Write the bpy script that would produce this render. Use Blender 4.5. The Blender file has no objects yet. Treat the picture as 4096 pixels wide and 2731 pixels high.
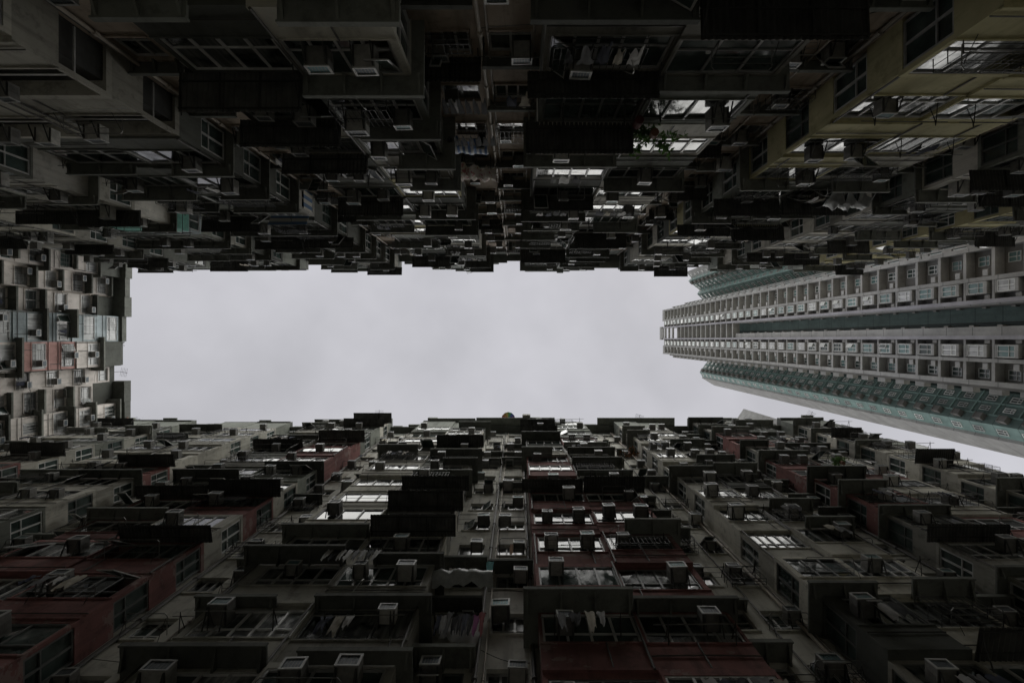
import bpy, math, random
from mathutils import Vector

# ------------------------------------------------------------------ basics
SC = bpy.context.scene
COL = SC.collection
HZ = 1.6                      # eye height above the courtyard floor
F4 = 2080.0                   # focal length in photograph pixels
ROOF = 52.2                   # roof height above the eye
rnd = random.Random(11)

def ident(x, y, z): return (x, y, z + HZ)
def top_map(s, n, z): return (s, -8.5 + n, z + HZ)
def bot_map(s, n, z): return (s, 9.4 - n, z + HZ)
def left_map(s, n, z): return (-40.7 + n, s, z + HZ)
def tower_map(s, n, z): return (40.0 - n, s, z + HZ)
def raw(x, y, z): return (x, y, z)
def side_map(m, s_edge, sgn):
    return lambda a, out, z: m(s_edge + sgn * out, a, z)

class MB:
    """collects boxes, bars and sheets of one part"""
    def __init__(self): self.v = []; self.f = []; self.mi = []
    def box(self, m, s0, s1, n0, n1, z0, z1, mi=0):
        c = [m(s, n, z) for z in (z0, z1) for n in (n0, n1) for s in (s0, s1)]
        self.hexa(c, mi)
    def hexa(self, c, mi=0):
        # c: z0(n0(s0,s1),n1(s0,s1)), z1(...)
        a, b, d, e = (Vector(c[i]) for i in (0, 1, 2, 4))
        k = len(self.v); self.v += [tuple(p) for p in c]
        fs = [(0, 2, 3, 1), (4, 5, 7, 6), (0, 1, 5, 4), (2, 6, 7, 3), (0, 4, 6, 2), (1, 3, 7, 5)]
        if (b - a).cross(d - a).dot(e - a) < 0: fs = [tuple(reversed(f)) for f in fs]
        self.f += [tuple(k + i for i in f) for f in fs]; self.mi += [mi] * 6
    def slab(self, m, s0, s1, n0, n1, za, zb, t, mi=0):
        """plate whose inner edge lies at za and outer edge at zb"""
        c = [m(s0, n0, za), m(s1, n0, za), m(s0, n1, zb), m(s1, n1, zb),
             m(s0, n0, za + t), m(s1, n0, za + t), m(s0, n1, zb + t), m(s1, n1, zb + t)]
        self.hexa(c, mi)
    def quad(self, a, b, c, d, mi=0):
        k = len(self.v); self.v += [a, b, c, d]; self.f.append((k, k + 1, k + 2, k + 3)); self.mi.append(mi)
    def tube(self, pts, r, mi=0, n=6):
        pts = [Vector(p) for p in pts]; rings = []
        for i, p in enumerate(pts):
            d = (pts[min(i + 1, len(pts) - 1)] - pts[max(i - 1, 0)]).normalized()
            up = Vector((0, 0, 1)) if abs(d.z) < .9 else Vector((1, 0, 0))
            a = d.cross(up).normalized(); b = d.cross(a)
            k = len(self.v)
            for j in range(n):
                t = 2 * math.pi * j / n
                q = p + a * (r * math.cos(t)) + b * (r * math.sin(t)); self.v.append(tuple(q))
            rings.append(k)
        for r0, r1 in zip(rings, rings[1:]):
            for j in range(n):
                self.f.append((r0 + j, r0 + (j + 1) % n, r1 + (j + 1) % n, r1 + j)); self.mi.append(mi)
        self.f.append(tuple(rings[0] + j for j in reversed(range(n)))); self.mi.append(mi)
        self.f.append(tuple(rings[-1] + j for j in range(n))); self.mi.append(mi)
    def mesh(self, name, mats, base=(0, 0, 0)):
        me = bpy.data.meshes.new(name)
        bx, by, bz = base
        me.from_pydata([(x - bx, y - by, z - bz) for x, y, z in self.v], [], self.f)
        for m in mats: me.materials.append(m)
        if len(mats) > 1: me.polygons.foreach_set('material_index', self.mi)
        me.update()
        return me
    def build(self, name, mats, parent=None, loc=None):
        if not self.v: return None
        if not isinstance(mats, (list, tuple)): mats = [mats]
        base = tuple(parent.matrix_world_loc) if False else (BASE[parent.name] if parent else (loc or (0, 0, 0)))
        o = bpy.data.objects.new(name, self.mesh(name, mats, base))
        COL.objects.link(o)
        if parent: o.parent = parent; BASE[o.name] = base
        else: o.location = base; BASE[o.name] = base
        return o
BASE = {}

def tag(o, label=None, cat=None, group=None, kind=None):
    if label: o['label'] = label
    if cat: o['category'] = cat
    if group: o['group'] = group
    if kind: o['kind'] = kind
    return o
def thing(name, loc, label, cat, group=None):
    o = bpy.data.objects.new(name, None); COL.objects.link(o); o.location = loc
    o.empty_display_size = .3
    BASE[o.name] = tuple(loc)
    return tag(o, label, cat, group)

# ------------------------------------------------------------------ materials
def new_mat(name):
    m = bpy.data.materials.new(name); m.use_nodes = True
    nt = m.node_tree; bs = nt.nodes['Principled BSDF']
    return m, nt, bs
def N(nt, typ, **kw):
    n = nt.nodes.new(typ)
    for k, v in kw.items(): setattr(n, k, v)
    return n
def mixc(nt, fac, a, b, blend='MIX'):
    n = N(nt, 'ShaderNodeMix', data_type='RGBA', blend_type=blend)
    for sock, val in ((n.inputs[0], fac), (n.inputs[6], a), (n.inputs[7], b)):
        if hasattr(val, 'is_linked') or isinstance(val, bpy.types.NodeSocket): nt.links.new(val, sock)
        elif isinstance(val, (int, float)): sock.default_value = val
        else: sock.default_value = (*val, 1)
    return n.outputs[2]
def ramp(nt, src, p0, p1, c0=(0, 0, 0), c1=(1, 1, 1)):
    r = N(nt, 'ShaderNodeValToRGB'); e = r.color_ramp.elements
    e[0].position = p0; e[1].position = p1; e[0].color = (*c0, 1); e[1].color = (*c1, 1)
    nt.links.new(src, r.inputs[0]); return r.outputs[0]
def noise(nt, scale, stretch=(1, 1, 1), detail=4, rough=.6):
    g = N(nt, 'ShaderNodeNewGeometry'); mp = N(nt, 'ShaderNodeMapping'); mp.inputs['Scale'].default_value = stretch
    nt.links.new(g.outputs['Position'], mp.inputs[0])
    n = N(nt, 'ShaderNodeTexNoise'); n.inputs['Scale'].default_value = scale
    n.inputs['Detail'].default_value = detail; n.inputs['Roughness'].default_value = rough
    nt.links.new(mp.outputs[0], n.inputs[0]); return n.outputs[0]
def plaster(name, c, dirt=(.05, .048, .04), amt=.7, rough=.9, bump=.25, vary=.35, peel=None):
    m, nt, bs = new_mat(name); c = (c[0], c[1], c[2] * .96)
    big = ramp(nt, noise(nt, .55), .35, .7)
    col = mixc(nt, big, tuple(x * .8 for x in c), tuple(min(1, x * 1.12) for x in c))
    streak = ramp(nt, noise(nt, 1.0, (2.6, 2.6, .22), 5, .65), .5, .74)
    col = mixc(nt, mul(nt, streak, amt), col, dirt)
    spots = ramp(nt, noise(nt, 2.1, (1, 1, 1), 7, .72), .52, .66)
    col = mixc(nt, mul(nt, spots, amt * .8), col, dirt)
    if peel:
        pk = ramp(nt, noise(nt, .9, (1, 1, 1.6), 8, .7), .57, .585)
        col = mixc(nt, mul(nt, pk, .8), col, peel)
    oi = N(nt, 'ShaderNodeObjectInfo')
    mr = N(nt, 'ShaderNodeMapRange'); mr.inputs[3].default_value = 1 - vary; mr.inputs[4].default_value = 1 + vary * .6
    nt.links.new(oi.outputs['Random'], mr.inputs[0])
    mm = N(nt, 'ShaderNodeVectorMath', operation='SCALE'); nt.links.new(col, mm.inputs[0]); nt.links.new(mr.outputs[0], mm.inputs['Scale'])
    nt.links.new(mm.outputs[0], bs.inputs['Base Color'])
    bs.inputs['Roughness'].default_value = rough; bs.inputs['Specular IOR Level'].default_value = .25
    if bump:
        b = N(nt, 'ShaderNodeBump'); b.inputs['Strength'].default_value = bump; b.inputs['Distance'].default_value = .02
        nt.links.new(noise(nt, 14, (1, 1, 1), 4), b.inputs['Height']); nt.links.new(b.outputs[0], bs.inputs['Normal'])
    return m
def mul(nt, sock, k):
    n = N(nt, 'ShaderNodeMath', operation='MULTIPLY'); nt.links.new(sock, n.inputs[0]); n.inputs[1].default_value = k
    return n.outputs[0]
def plain(name, c, rough=.5, metal=0.0, var=.25, scale=4, thin=0):
    m, nt, bs = new_mat(name)
    col = mixc(nt, ramp(nt, noise(nt, scale), .3, .75), tuple(x * (1 - var) for x in c), tuple(min(1, x * (1 + var)) for x in c))
    oi = N(nt, 'ShaderNodeObjectInfo'); mr = N(nt, 'ShaderNodeMapRange'); mr.inputs[3].default_value = .6; mr.inputs[4].default_value = 1.25
    nt.links.new(oi.outputs['Random'], mr.inputs[0])
    mm = N(nt, 'ShaderNodeVectorMath', operation='SCALE'); nt.links.new(col, mm.inputs[0]); nt.links.new(mr.outputs[0], mm.inputs['Scale'])
    nt.links.new(mm.outputs[0], bs.inputs['Base Color']); bs.inputs['Roughness'].default_value = rough; bs.inputs['Metallic'].default_value = metal
    if thin:
        tr = N(nt, 'ShaderNodeBsdfTranslucent'); nt.links.new(mm.outputs[0], tr.inputs[0]); mx = N(nt, 'ShaderNodeMixShader'); mx.inputs[0].default_value = thin
        nt.links.new(bs.outputs[0], mx.inputs[1]); nt.links.new(tr.outputs[0], mx.inputs[2]); nt.links.new(mx.outputs[0], nt.nodes['Material Output'].inputs[0])
    return m
def glass(name, c, rough=.03, curtain=None):
    m, nt, bs = new_mat(name)
    if curtain:
        f = ramp(nt, noise(nt, 1.0, (9, 9, .3), 3), .42, .62)
        g = ramp(nt, noise(nt, .9, (1, 1, 1), 2), .45, .55)
        col = mixc(nt, g, mixc(nt, f, tuple(x * .5 for x in curtain), curtain), c)
    else:
        col = mixc(nt, ramp(nt, noise(nt, 1.3), .4, .65), c, tuple(x * 2.2 for x in c))
    nt.links.new(col, bs.inputs['Base Color']); rr_ = N(nt, 'ShaderNodeMapRange'); rr_.inputs[1].default_value = .4; rr_.inputs[2].default_value = .7; rr_.inputs[3].default_value = rough; rr_.inputs[4].default_value = rough + .24
    nt.links.new(noise(nt, 1.7, (1, 1, .5), 5), rr_.inputs[0]); nt.links.new(rr_.outputs[0], bs.inputs['Roughness'])
    bs.inputs['IOR'].default_value = 1.52; bs.inputs['Specular IOR Level'].default_value = .5
    return m

M = {
 'tan': plaster('tan_plaster', (.50, .41, .34), amt=.5),
 'wallgrey': plaster('warm_grey_plaster', (.60, .585, .54), amt=.5),
 'g': plaster('dark_grey_render', (.255, .27, .245), amt=.5),
 'gd': plaster('near_black_render', (.15, .157, .145), amt=.5),  # darkest render, most frequent on the upper bays
 'm': plaster('mid_grey_render', (.38, .37, .34), amt=.55),
 'c': plaster('cream_render', (.56, .54, .49), amt=.5),
 'lw': plaster('left_block_render', (.78, .725, .705), dirt=(.16, .15, .12), amt=.32, vary=.18),
 'w': plaster('whitewashed_render', (.68, .66, .63), amt=.35),
 'r': plaster('red_render', (.275, .128, .122), dirt=(.06, .035, .035), amt=.65, vary=.2, peel=(.30, .22, .20)),
 'p': plaster('faded_pink_render', (.52, .31, .295), dirt=(.16, .09, .08), amt=.5, vary=.1),
 'y': plaster('yellow_render', (.50, .46, .28), dirt=(.12, .11, .05), amt=.45, vary=.15),
 'b': plaster('pale_blue_render', (.42, .48, .52), amt=.3),
 'canopy': plaster('sooty_concrete', (.175, .182, .168), amt=.55, vary=.5),
 'metal': plain('rusted_sheet_metal_and_void_shade', (.08, .08, .074), .6, .2, .45, 2),  # awning sheets; also the painted shade inside open balconies
 'steel': plain('painted_dark_steel', (.04, .04, .038), .55, .2),
 'galv': plain('galvanised_tube', (.22, .22, .21), .45, .5),
 'alu': plain('weathered_aluminium', (.55, .55, .54), .5, .15, .3, 2),
 'aludark': plain('dark_window_frame', (.14, .145, .14), .5, .1),
 'accase': plain('dusty_metal_casing', (.19, .185, .17), .65, .1, .3, 6),
 'acpale': plain('pale_enamel_casing', (.42, .41, .38), .55, .0, .25, 6),
 'rim': plain('grille_rim', (.40, .40, .385), .5, .0, .25, 6),
 'coil': plain('grille_coil', (.05, .07, .085), .5, .2, .4, 12),
 'coilteal': plain('teal_grille_coil', (.06, .16, .17), .5, .2, .4, 12),
 'glass0': glass('dark_pane', (.010, .014, .014)),
 'glass1': glass('greenish_pane', (.034, .047, .043)),
 'glass2': glass('curtained_pane', (.012, .018, .018), .05, (.17, .18, .17)),
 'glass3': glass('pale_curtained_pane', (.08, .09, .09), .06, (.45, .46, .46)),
 'tgrey': plaster('tower_grey_concrete', (.385, .385, .39), amt=.2, rough=.85, vary=.05),
 'tlav': plaster('tower_lavender_tile', (.36, .355, .40), amt=.12, rough=.8, vary=.05),
 'tdark': plaster('tower_dark_tile', (.20, .197, .195), amt=.25, rough=.8, vary=.05),
 'tteal': plaster('tower_teal_tile', (.15, .215, .21), amt=.3, rough=.7, vary=.05),
 'tteall': plaster('tower_light_teal_tile', (.25, .37, .36), amt=.2, rough=.7, vary=.05),
 'glass4': glass('pale_sky_blind_pane', (.50, .51, .51), .06, (.66, .67, .67)),  # on the left facade, sky reflection painted into the pane colour
 'twhite': plain('white_window_frame', (.66, .68, .66), .5),
 'tglass': glass('tower_teal_pane', (.13, .22, .215), .06, (.26, .36, .35)),
 'pipe': plain('pale_drain_pipe', (.42, .37, .31), .6, 0, .25, 1),
 'pipedark': plain('dark_drain_pipe', (.10, .095, .085), .6, 0, .25, 1),
}
for k in ('tgrey', 'tteal', 'tteall'):      # panel joints of the tower cladding
    nt = M[k].node_tree; bs = nt.nodes['Principled BSDF']
    src = bs.inputs['Base Color'].links[0].from_socket
    g = N(nt, 'ShaderNodeNewGeometry'); sx = N(nt, 'ShaderNodeSeparateXYZ'); nt.links.new(g.outputs['Position'], sx.inputs[0])
    md = N(nt, 'ShaderNodeMath', operation='PINGPONG'); nt.links.new(sx.outputs[2], md.inputs[0]); md.inputs[1].default_value = 1.4
    r = ramp(nt, md.outputs[0], .03, .05)
    nt.links.new(mixc(nt, r, mixc(nt, .55, src, (.02, .02, .02)), src), bs.inputs['Base Color'])

# ------------------------------------------------------------------ helpers for cells
def project(p):
    x, y, z = p; z -= HZ
    if z < 1: return None
    return (512 + 6 + 520 * x / z, 341 - 2 + 520 * y / z, 520 / z)
def in_view(p, mx=70):
    q = project(p)
    return q is not None and -mx < q[0] < 1024 + mx and -mx < q[1] < 682 + mx

def window(m, fr, gl, s0, s1, z0, z1, n, k, transom=True, jit=.008, skip=None, t=.065, r=rnd):
    d0, d1 = n - .06, n + .015
    fr.box(m, s0, s1, d0, d1, z0, z0 + t); fr.box(m, s0, s1, d0, d1, z1 - t, z1)
    fr.box(m, s0, s0 + t, d0, d1, z0 + t, z1 - t); fr.box(m, s1 - t, s1, d0, d1, z0 + t, z1 - t)
    zt = z0 + (z1 - z0) * .34 if transom else None
    zs = [z0 + t, zt, z1 - t] if zt else [z0 + t, z1 - t]
    nn = n - .035; idx = {}
    xs = [s0 + t * .5 + (s1 - s0 - t) * i / k for i in range(k + 1)]
    tl = r.uniform(-jit, jit)
    def vert(i, q):
        if (i, q) not in idx:
            idx[i, q] = len(gl.v); gl.v.append(m(xs[i], nn + r.uniform(-jit, jit) * .6 + tl * (zs[q] - z0), zs[q]))
        return idx[i, q]
    for i in range(k):
        if i: fr.box(m, xs[i] - .035, xs[i] + .035, d0, d1 - .004, z0 + t, z1 - t)
        if skip is not None and i == skip: continue
        for q in range(len(zs) - 1):
            gl.f.append((vert(i, q), vert(i + 1, q), vert(i + 1, q + 1), vert(i, q + 1))); gl.mi.append(0)
    if zt: fr.box(m, s0 + t, s1 - t, d0, d1 - .008, zt - .022, zt + .022)

def sash(m, s0, s1, z0, z1, n, ang, parent, hinge='top'):
    """one casement standing open"""
    fr = MB(); w = .045
    def mm(a, o, z):
        if hinge == 'top':
            d = z1 - z; return m(a, n + d * math.sin(ang) + o, z1 - d * math.cos(ang))
        d = a - s0; return m(s0 + d * math.cos(ang), n + d * math.sin(ang) + o, z)
    for box in ((s0, s1, z0, z0 + w), (s0, s1, z1 - w, z1), (s0, s0 + w, z0 + w, z1 - w), (s1 - w, s1, z0 + w, z1 - w)):
        fr.box(mm, box[0], box[1], -.02, .02, box[2], box[3], 0)
    fr.box(mm, s0 + w, s1 - w, -.004, .004, z0 + w, z1 - w, 1)
    fr.build('open_sash', [M['alu'], M['glass1']], parent)

# ------------------------------------------------------------------ facades: segments of each wall
# (s0, s1, kind, name, height offset)
TOPSEG = [
 (-39.9, -37.0, 'F', 'corner recess of the upper facade', 0),
 (-37.0, -30.7, 'B', 'corner bay stack, upper facade', .9),
 (-30.7, -27.4, 'F', 'recess beside the upper corner bays', .4),
 (-27.4, -21.3, 'B', 'green-sheeted bay stack, upper facade', -.2),
 (-21.3, -18.0, 'F', 'recess beside the green-sheeted bays', 0),
 (-18.0, -11.9, 'B', 'pale bay stack, upper facade', 1.3),
 (-11.9, -8.6, 'F', 'recess beside the pale upper bays', .3),
 (-8.6, -2.84, 'B', 'bays left of the upper downpipe', 0),
 (-2.84, .65, 'F', 'central recess of the upper facade', 0),
 (.65, 6.9, 'B', 'bays right of the upper downpipe', 0),
 (6.9, 10.2, 'F', 'recess left of the yellow bays', .2),
 (10.2, 16.0, 'B', 'yellow bay stack, upper facade', 0),
 (16.0, 19.3, 'F', 'recess right of the yellow bays', .5),
 (19.3, 24.5, 'B', 'white bay stack, upper facade', -1.2),
 (24.5, 27.6, 'F', 'recess beside the white upper bays', 0),
 (27.6, 33.0, 'B', 'right end bays, upper facade', -.5)]
BOTSEG = [
 (-39.9, -32.8, 'B', 'corner bay stack, lower facade', .3),
 (-32.8, -29.5, 'F', 'recess beside the lower corner bays', 0),
 (-29.5, -22.9, 'B', 'cream bay stack, lower facade', .2),
 (-22.9, -19.5, 'F', 'recess beside the cream lower bays', .2),
 (-19.5, -12.8, 'B', 'left red bays, lower facade', -.8),
 (-12.8, -9.5, 'F', 'recess beside the left red bays', -.3),
 (-9.5, -3.04, 'B', 'bays left of the lower downpipe', .1),
 (-3.04, .61, 'F', 'central recess of the lower facade', 0),
 (.61, 6.4, 'B', 'central red bays, lower facade', 0),
 (6.4, 9.6, 'F', 'recess right of the central red bays', .2),
 (9.6, 14.0, 'B', 'whitewashed bay stack, lower facade', .5),
 (14.0, 17.2, 'F', 'recess beside the whitewashed lower bays', .1),
 (17.2, 23.2, 'B', 'right red bays, lower facade', -.6),
 (23.2, 26.4, 'F', 'recess right of the right red bays', 0),
 (26.4, 30.7, 'B', 'right end bays, lower facade', .2)]
LEFTSEG = [
 (-8.5, -6.2, 'B', 'topmost bay column, left facade', 0),
 (-6.2, -4.3, 'F', 'cream column of the left facade', -.5),
 (-4.3, -2.3, 'F', 'flush pale column, left facade', .4),
 (-2.3, .2, 'B', 'blue-tinted bay column, left facade', -.2),
 (.2, 2.6, 'B', 'pink-walled bay column, left facade', .2),
 (2.6, 4.2, 'F', 'narrow racked column, left facade', -.4),
 (4.2, 6.3, 'F', 'whitewashed column, left facade', .3),
 (6.3, 8.2, 'B', 'lowest bay column, left facade', -.6)]
# (map, segs, bay depth, bay z0, flush z0, storey, facade centre split points, default flush material)
WALLS = {
 'T': dict(map=top_map, segs=TOPSEG, P=1.42, zb=13.95, zf=13.0, fh=3.03, splits=(-19.6, -1.05, 17.6), flush='tan', rot=0.0),
 'B': dict(map=bot_map, segs=BOTSEG, P=1.18, zb=16.0, zf=15.3, fh=3.0, splits=(-21.2, -1.2, 15.6), flush='wallgrey', rot=math.pi),
 'L': dict(map=left_map, segs=LEFTSEG, P=.8, zb=38.45, zf=38.45, fh=2.75, splits=(.2,), flush='lw', rot=-math.pi / 2)}
BLOCKS = {
 'T': ['dark apartment block at the upper left with a green sheeted balcony', 'dark apartment block at the upper centre, left of the pale downpipe',
       'dark apartment block at the upper centre right with yellow wraparound balconies', 'dark apartment block at the upper right with white and yellow bays'],
 'B': ['grey apartment block at the lower left with cream bays', 'grey apartment block at the lower centre left with red corner bays',
       'grey apartment block at the lower centre right with red window bays', 'grey apartment block at the lower right with weathered red bays'],
 'L': ['pale apartment block closing the courtyard on the left, upper half with cream walls', 'pale apartment block closing the courtyard on the left, lower half with pink walls']}
ORD = ['topmost', 'second', 'third', 'fourth', 'fifth', 'sixth', 'seventh', 'eighth', 'ninth', 'tenth', 'eleventh', 'twelfth', 'thirteenth', 'fourteenth', 'fifteenth', 'sixteenth', 'seventeenth']

# overrides read from the photograph: (wall, segment, half or None, row) -> wall colour / canopy / window
OV = {}
def ov(w, seg, half, rows, **kw):
    for r in rows:
        for h in ((0, 1) if half is None else (half,)): OV.setdefault((w, seg, h, r), {}).update(kw)
# upper facade
ov('T', 1, None, range(2, 9), par='m'); ov('T', 1, 1, (5, 6), par='c', can=0)
ov('T', 3, 1, (3, 5), par='w', side='blank'); ov('T', 3, 1, (6,), par='b', can=0)
ov('T', 5, None, (-2, -1, 0), par='c', can=0, win=0); ov('T', 5, 1, (0, -1), side='open')
ov('T', 5, None, (1, 2, 3), par='gd', can=1); ov('T', 5, 1, (4,), par='w', can=0, side='window')
ov('T', 5, 0, (0,), can=0, ac=1)
ov('T', 7, None, (-2,), par='y', can=1); ov('T', 7, 0, (-1, 0), can=2); ov('T', 7, 1, (-1, 0, 1, 2), can=1)
ov('T', 7, 1, (3,), par='y', can=0); ov('T', 7, None, (6,), par='y', can=0); ov('T', 7, 0, (1,), can=2)
ov('T', 9, None, (-1,), par='m', can=1); ov('T', 9, 0, (-1,), can=2); ov('T', 9, 0, (0,), can=2); ov('T', 9, 1, (1,), par='w', can=0)
ov('T', 9, 1, (4,), par='w', can=0); ov('T', 9, 1, (0,), can=0); ov('T', 9, 1, (-2,), can=2)
ov('T', 11, None, (-2, -1, 0, 1), par='y', can=0, side='window'); ov('T', 11, None, (2,), par='y', can=1, side='window'); ov('T', 11, None, (3, 4, 5), par='g', can=2, side='window'); ov('T', 11, None, (4,), can=1); ov('T', 11, 1, (2,), par='m')
ov('T', 11, None, (6,), par='y', can=0, side='window')
ov('T', 13, 0, (3, 5), par='w', can=1, side='window'); ov('T', 13, 0, (4,), par='g', can=1); ov('T', 13, None, (7, 9), par='c')
ov('T', 13, 0, (5,), can=0)
ov('T', 15, 0, range(3, 13), par='y', can=1, side='window'); ov('T', 15, 1, (7, 9, 10), par='y', can=0); ov('T', 15, 0, (5, 8, 10), can=0)
ov('T', 15, 0, (4,), par='w')
# lower facade
ov('B', 0, 1, (5,), par='r', can=0, side='window'); ov('B', 0, 1, (3, 4, 6), par='c')
ov('B', 2, 1, (3,), par='c', can=0); ov('B', 2, None, (4,), par='c', can=1); ov('B', 2, None, (6, 7), par='c', can=0, side='blank'); ov('B', 2, 1, (5,), par='r', side='window')
ov('B', 4, None, range(-2, 3), par='r', can=0); ov('B', 4, 1, (1,), can=2); ov('B', 4, 1, range(-2, 5), side='window'); ov('B', 4, 1, (0,), ac=1); ov('B', 4, 0, (0, 1), ac=1)
ov('B', 4, 1, (2,), par='r', can=0); ov('B', 4, None, (3,), par='r', can=2); ov('B', 4, None, (-2,), par='m'); ov('B', 4, 1, (2,), par='m'); ov('B', 4, 0, (2,), can=1); ov('B', 4, 1, (6, 7, 8), par='r', side='blank'); ov('B', 4, 0, (4,), can=1)
ov('B', 6, None, (-1, -2), par='m', can=1); ov('B', 6, None, (0,), can=1, par='m'); ov('B', 6, 0, (1,), can=1, par='c'); ov('B', 6, 0, (2, 3, 4, 5), par='c', can=0, win=3)
ov('B', 6, 1, (1, 2, 3), can=2); ov('B', 6, 1, (4, 5, 6), can=1); ov('B', 6, None, (8, 9), par='c', can=0); ov('B', 6, 0, (7,), par='c', can=0)
ov('B', 8, None, range(-3, 4), par='r', can=0, win=4, side='window'); ov('B', 8, None, (-1,), can=1); ov('B', 8, None, (3,), can=2); ov('B', 8, 1, (1,), can=1)
ov('B', 8, 0, (4, 5, 6), par='r', can=0); ov('B', 8, 0, (6,), can=1); ov('B', 8, 1, (4, 5, 6, 7), par='m', can=1); ov('B', 8, 1, (8,), par='r', can=0)
ov('B', 8, 0, (9, 10), can=2); ov('B', 8, None, (0, 1, 2), ac=1)
ov('B', 10, 0, range(0, 13), par='c', side='window'); ov('B', 10, None, (1, 2), par='c', can=1); ov('B', 10, 0, (1, 3), can=0); ov('B', 10, 0, (2,), side='blank', can=0)
ov('B', 12, 0, range(-2, 12), side='window', par='m'); ov('B', 12, None, (5, 8), par='r', can=0); ov('B', 12, 0, (3, 4, 6, 9), par='r', can=1); ov('B', 12, 0, (5, 8), side='blank'); ov('B', 12, 1, (2,), par='r', can=0)
ov('B', 14, 0, range(0, 13), par='c', side='window'); ov('B', 14, 0, (5, 8), can=2); ov('B', 14, 1, range(2, 13), can=0)
ov('B', 7, 1, range(-2, 5), can=0, par='w', win=3); ov('B', 7, 1, (1, 5, 7), can=1); ov('B', 7, 0, (-1, 0, 1), can=1, par='c')
# left facade
for r_ in range(-4, 6):
    ov('L', 0, None, (r_,), par='lw', can=1, side='blank'); ov('L', 3, None, (r_,), par='b', can=0, win=3); ov('L', 4, None, (r_,), par='lw', can=1, win=3)
    ov('L', 7, None, (r_,), par='lw', can=1); ov('L', 1, None, (r_,), can=1); ov('L', 2, None, (r_,), can=r_ % 2); ov('L', 5, None, (r_,), can=0); ov('L', 6, None, (r_,), can=(r_ + 1) % 2)
ov('L', 4, None, (1, 2), par='p', can=0); ov('L', 3, None, (1, 2), can=1); ov('L', 2, None, (0, 3), can=1); ov('L', 6, None, (1,), can=1)

# ------------------------------------------------------------------ collect cells
class Cell: pass
cells = []
for W, d in WALLS.items():
    for si, (a, b, kind, name, zo) in enumerate(d['segs']):
        halves = [(a, b)] if W == 'L' else [(a, (a + b) / 2), ((a + b) / 2, b)]
        for h, (s0, s1) in enumerate(halves):
            r0 = -4
            z_start = (d['zb'] if kind == 'B' else d['zf']) + zo
            rows = [r for r in range(r0, 20) if z_start + (r + 1) * d['fh'] < ROOF - .15]
            for r in rows:
                c = Cell(); c.W = W; c.si = si; c.h = h; c.s0 = s0; c.s1 = s1; c.kind = kind; c.r = r; c.name = name
                c.z0 = z_start + r * d['fh']; c.fh = d['fh']; c.P = d['P'] + rnd.uniform(-.07, .07) * (2 if W == 'B' else 1) if kind == 'B' else 0.0
                c.storey = rows[-1] - r
                c.first = (h == 0); c.last = (h == len(halves) - 1)
                sm = (s0 + s1) / 2
                c.block = sum(sm > x for x in d['splits'])
                c.ctr = d['map'](sm, c.P, c.z0 + 1.8)
                q = project(c.ctr)
                c.vis = in_view(d['map'](s0, c.P, c.z0 + 1.5)) or in_view(d['map'](s1, c.P, c.z0 + 1.5))
                c.size = q[2] if q else 0
                o = OV.get((W, si, h, r), {})
                rr = random.Random((W, si, h, r).__repr__())
                x = rr.random()
                if kind == 'B':
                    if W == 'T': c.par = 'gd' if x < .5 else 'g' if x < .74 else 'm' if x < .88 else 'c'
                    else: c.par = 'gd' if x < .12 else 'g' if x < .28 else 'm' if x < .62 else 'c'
                else: c.par = d['flush']
                x = rr.random()
                if W == 'T': c.can = 1 if x < .54 else 2 if x < .72 else 0
                elif kind == 'F': c.can = 1 if x < .30 else 2 if x < .34 else 0
                else: c.can = 1 if x < .37 else 2 if x < .45 else 0
                if kind == 'F' and c.can == 2 and rr.random() < .6: c.can = 1
                c.win = rr.choice((3, 4, 4, 5)) if kind == 'B' else rr.choice((2, 2, 3))
                x = rr.random()
                c.side = 'window' if x < .85 else 'blank'
                c.ac = 1 if rr.random() < (.72 if kind == 'B' else .78) else 0
                c.x = rr
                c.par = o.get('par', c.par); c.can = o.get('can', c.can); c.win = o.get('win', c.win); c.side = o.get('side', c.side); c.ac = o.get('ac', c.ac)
                cells.append(c)

def where(c):
    st = ORD[min(c.storey, 16)] + ' storey'
    st += ' down' if c.storey else ''
    hv = '' if c.W == 'L' else ('left flat, ' if c.h == 0 else 'right flat, ')
    return f"{hv}{st}, {c.name}"

# ------------------------------------------------------------------ apartment blocks
blocks = {}
for W, d in WALLS.items():
    xs = [d['segs'][0][0]] + list(d['splits']) + [d['segs'][-1][1]]
    for i, lab in enumerate(BLOCKS[W]):
        sm = (xs[i] + xs[i + 1]) / 2
        bx, by, _ = d['map'](sm, 0, 0)
        root = thing('apartment_block', (bx, by, 0), lab, 'apartment block', 'apartment blocks round the courtyard')
        root['_x'] = 0; del root['_x']
        blocks[(W, i)] = dict(root=root, wall=MB(), flush={}, x0=xs[i], x1=xs[i + 1], wins=[], bal=[], can=[])

WALLM = ['gd', 'lw', 'wallgrey', 'tan', 'c', 'w', 'g', 'm', 'r', 'p', 'y', 'b']
def wi(k): return WALLM.index(k)
for W, d in WALLS.items():
    m = d['map']
    for i in range(len(BLOCKS[W])):
        b = blocks[(W, i)]; wl = b['wall']
        wl.box(m, b['x0'] + .002, b['x1'] - .002, -11.0, -.25, -HZ, ROOF, wi(d['flush']))
        for (a, e, kind, name, zo) in d['segs']:
            a2, e2 = max(a, b['x0']), min(e, b['x1'])
            if e2 - a2 < .1: continue
            lowz = (d['zb'] if kind == 'B' else d['zf']) + zo - 4 * d['fh']
            # plain lower storeys down to the ground
            wl.box(m, a2 + .001, e2 - .001, -.25, d['P'] - .1 if kind == 'B' else 0, -HZ, lowz, wi('g' if W == 'T' else 'm'))

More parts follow.
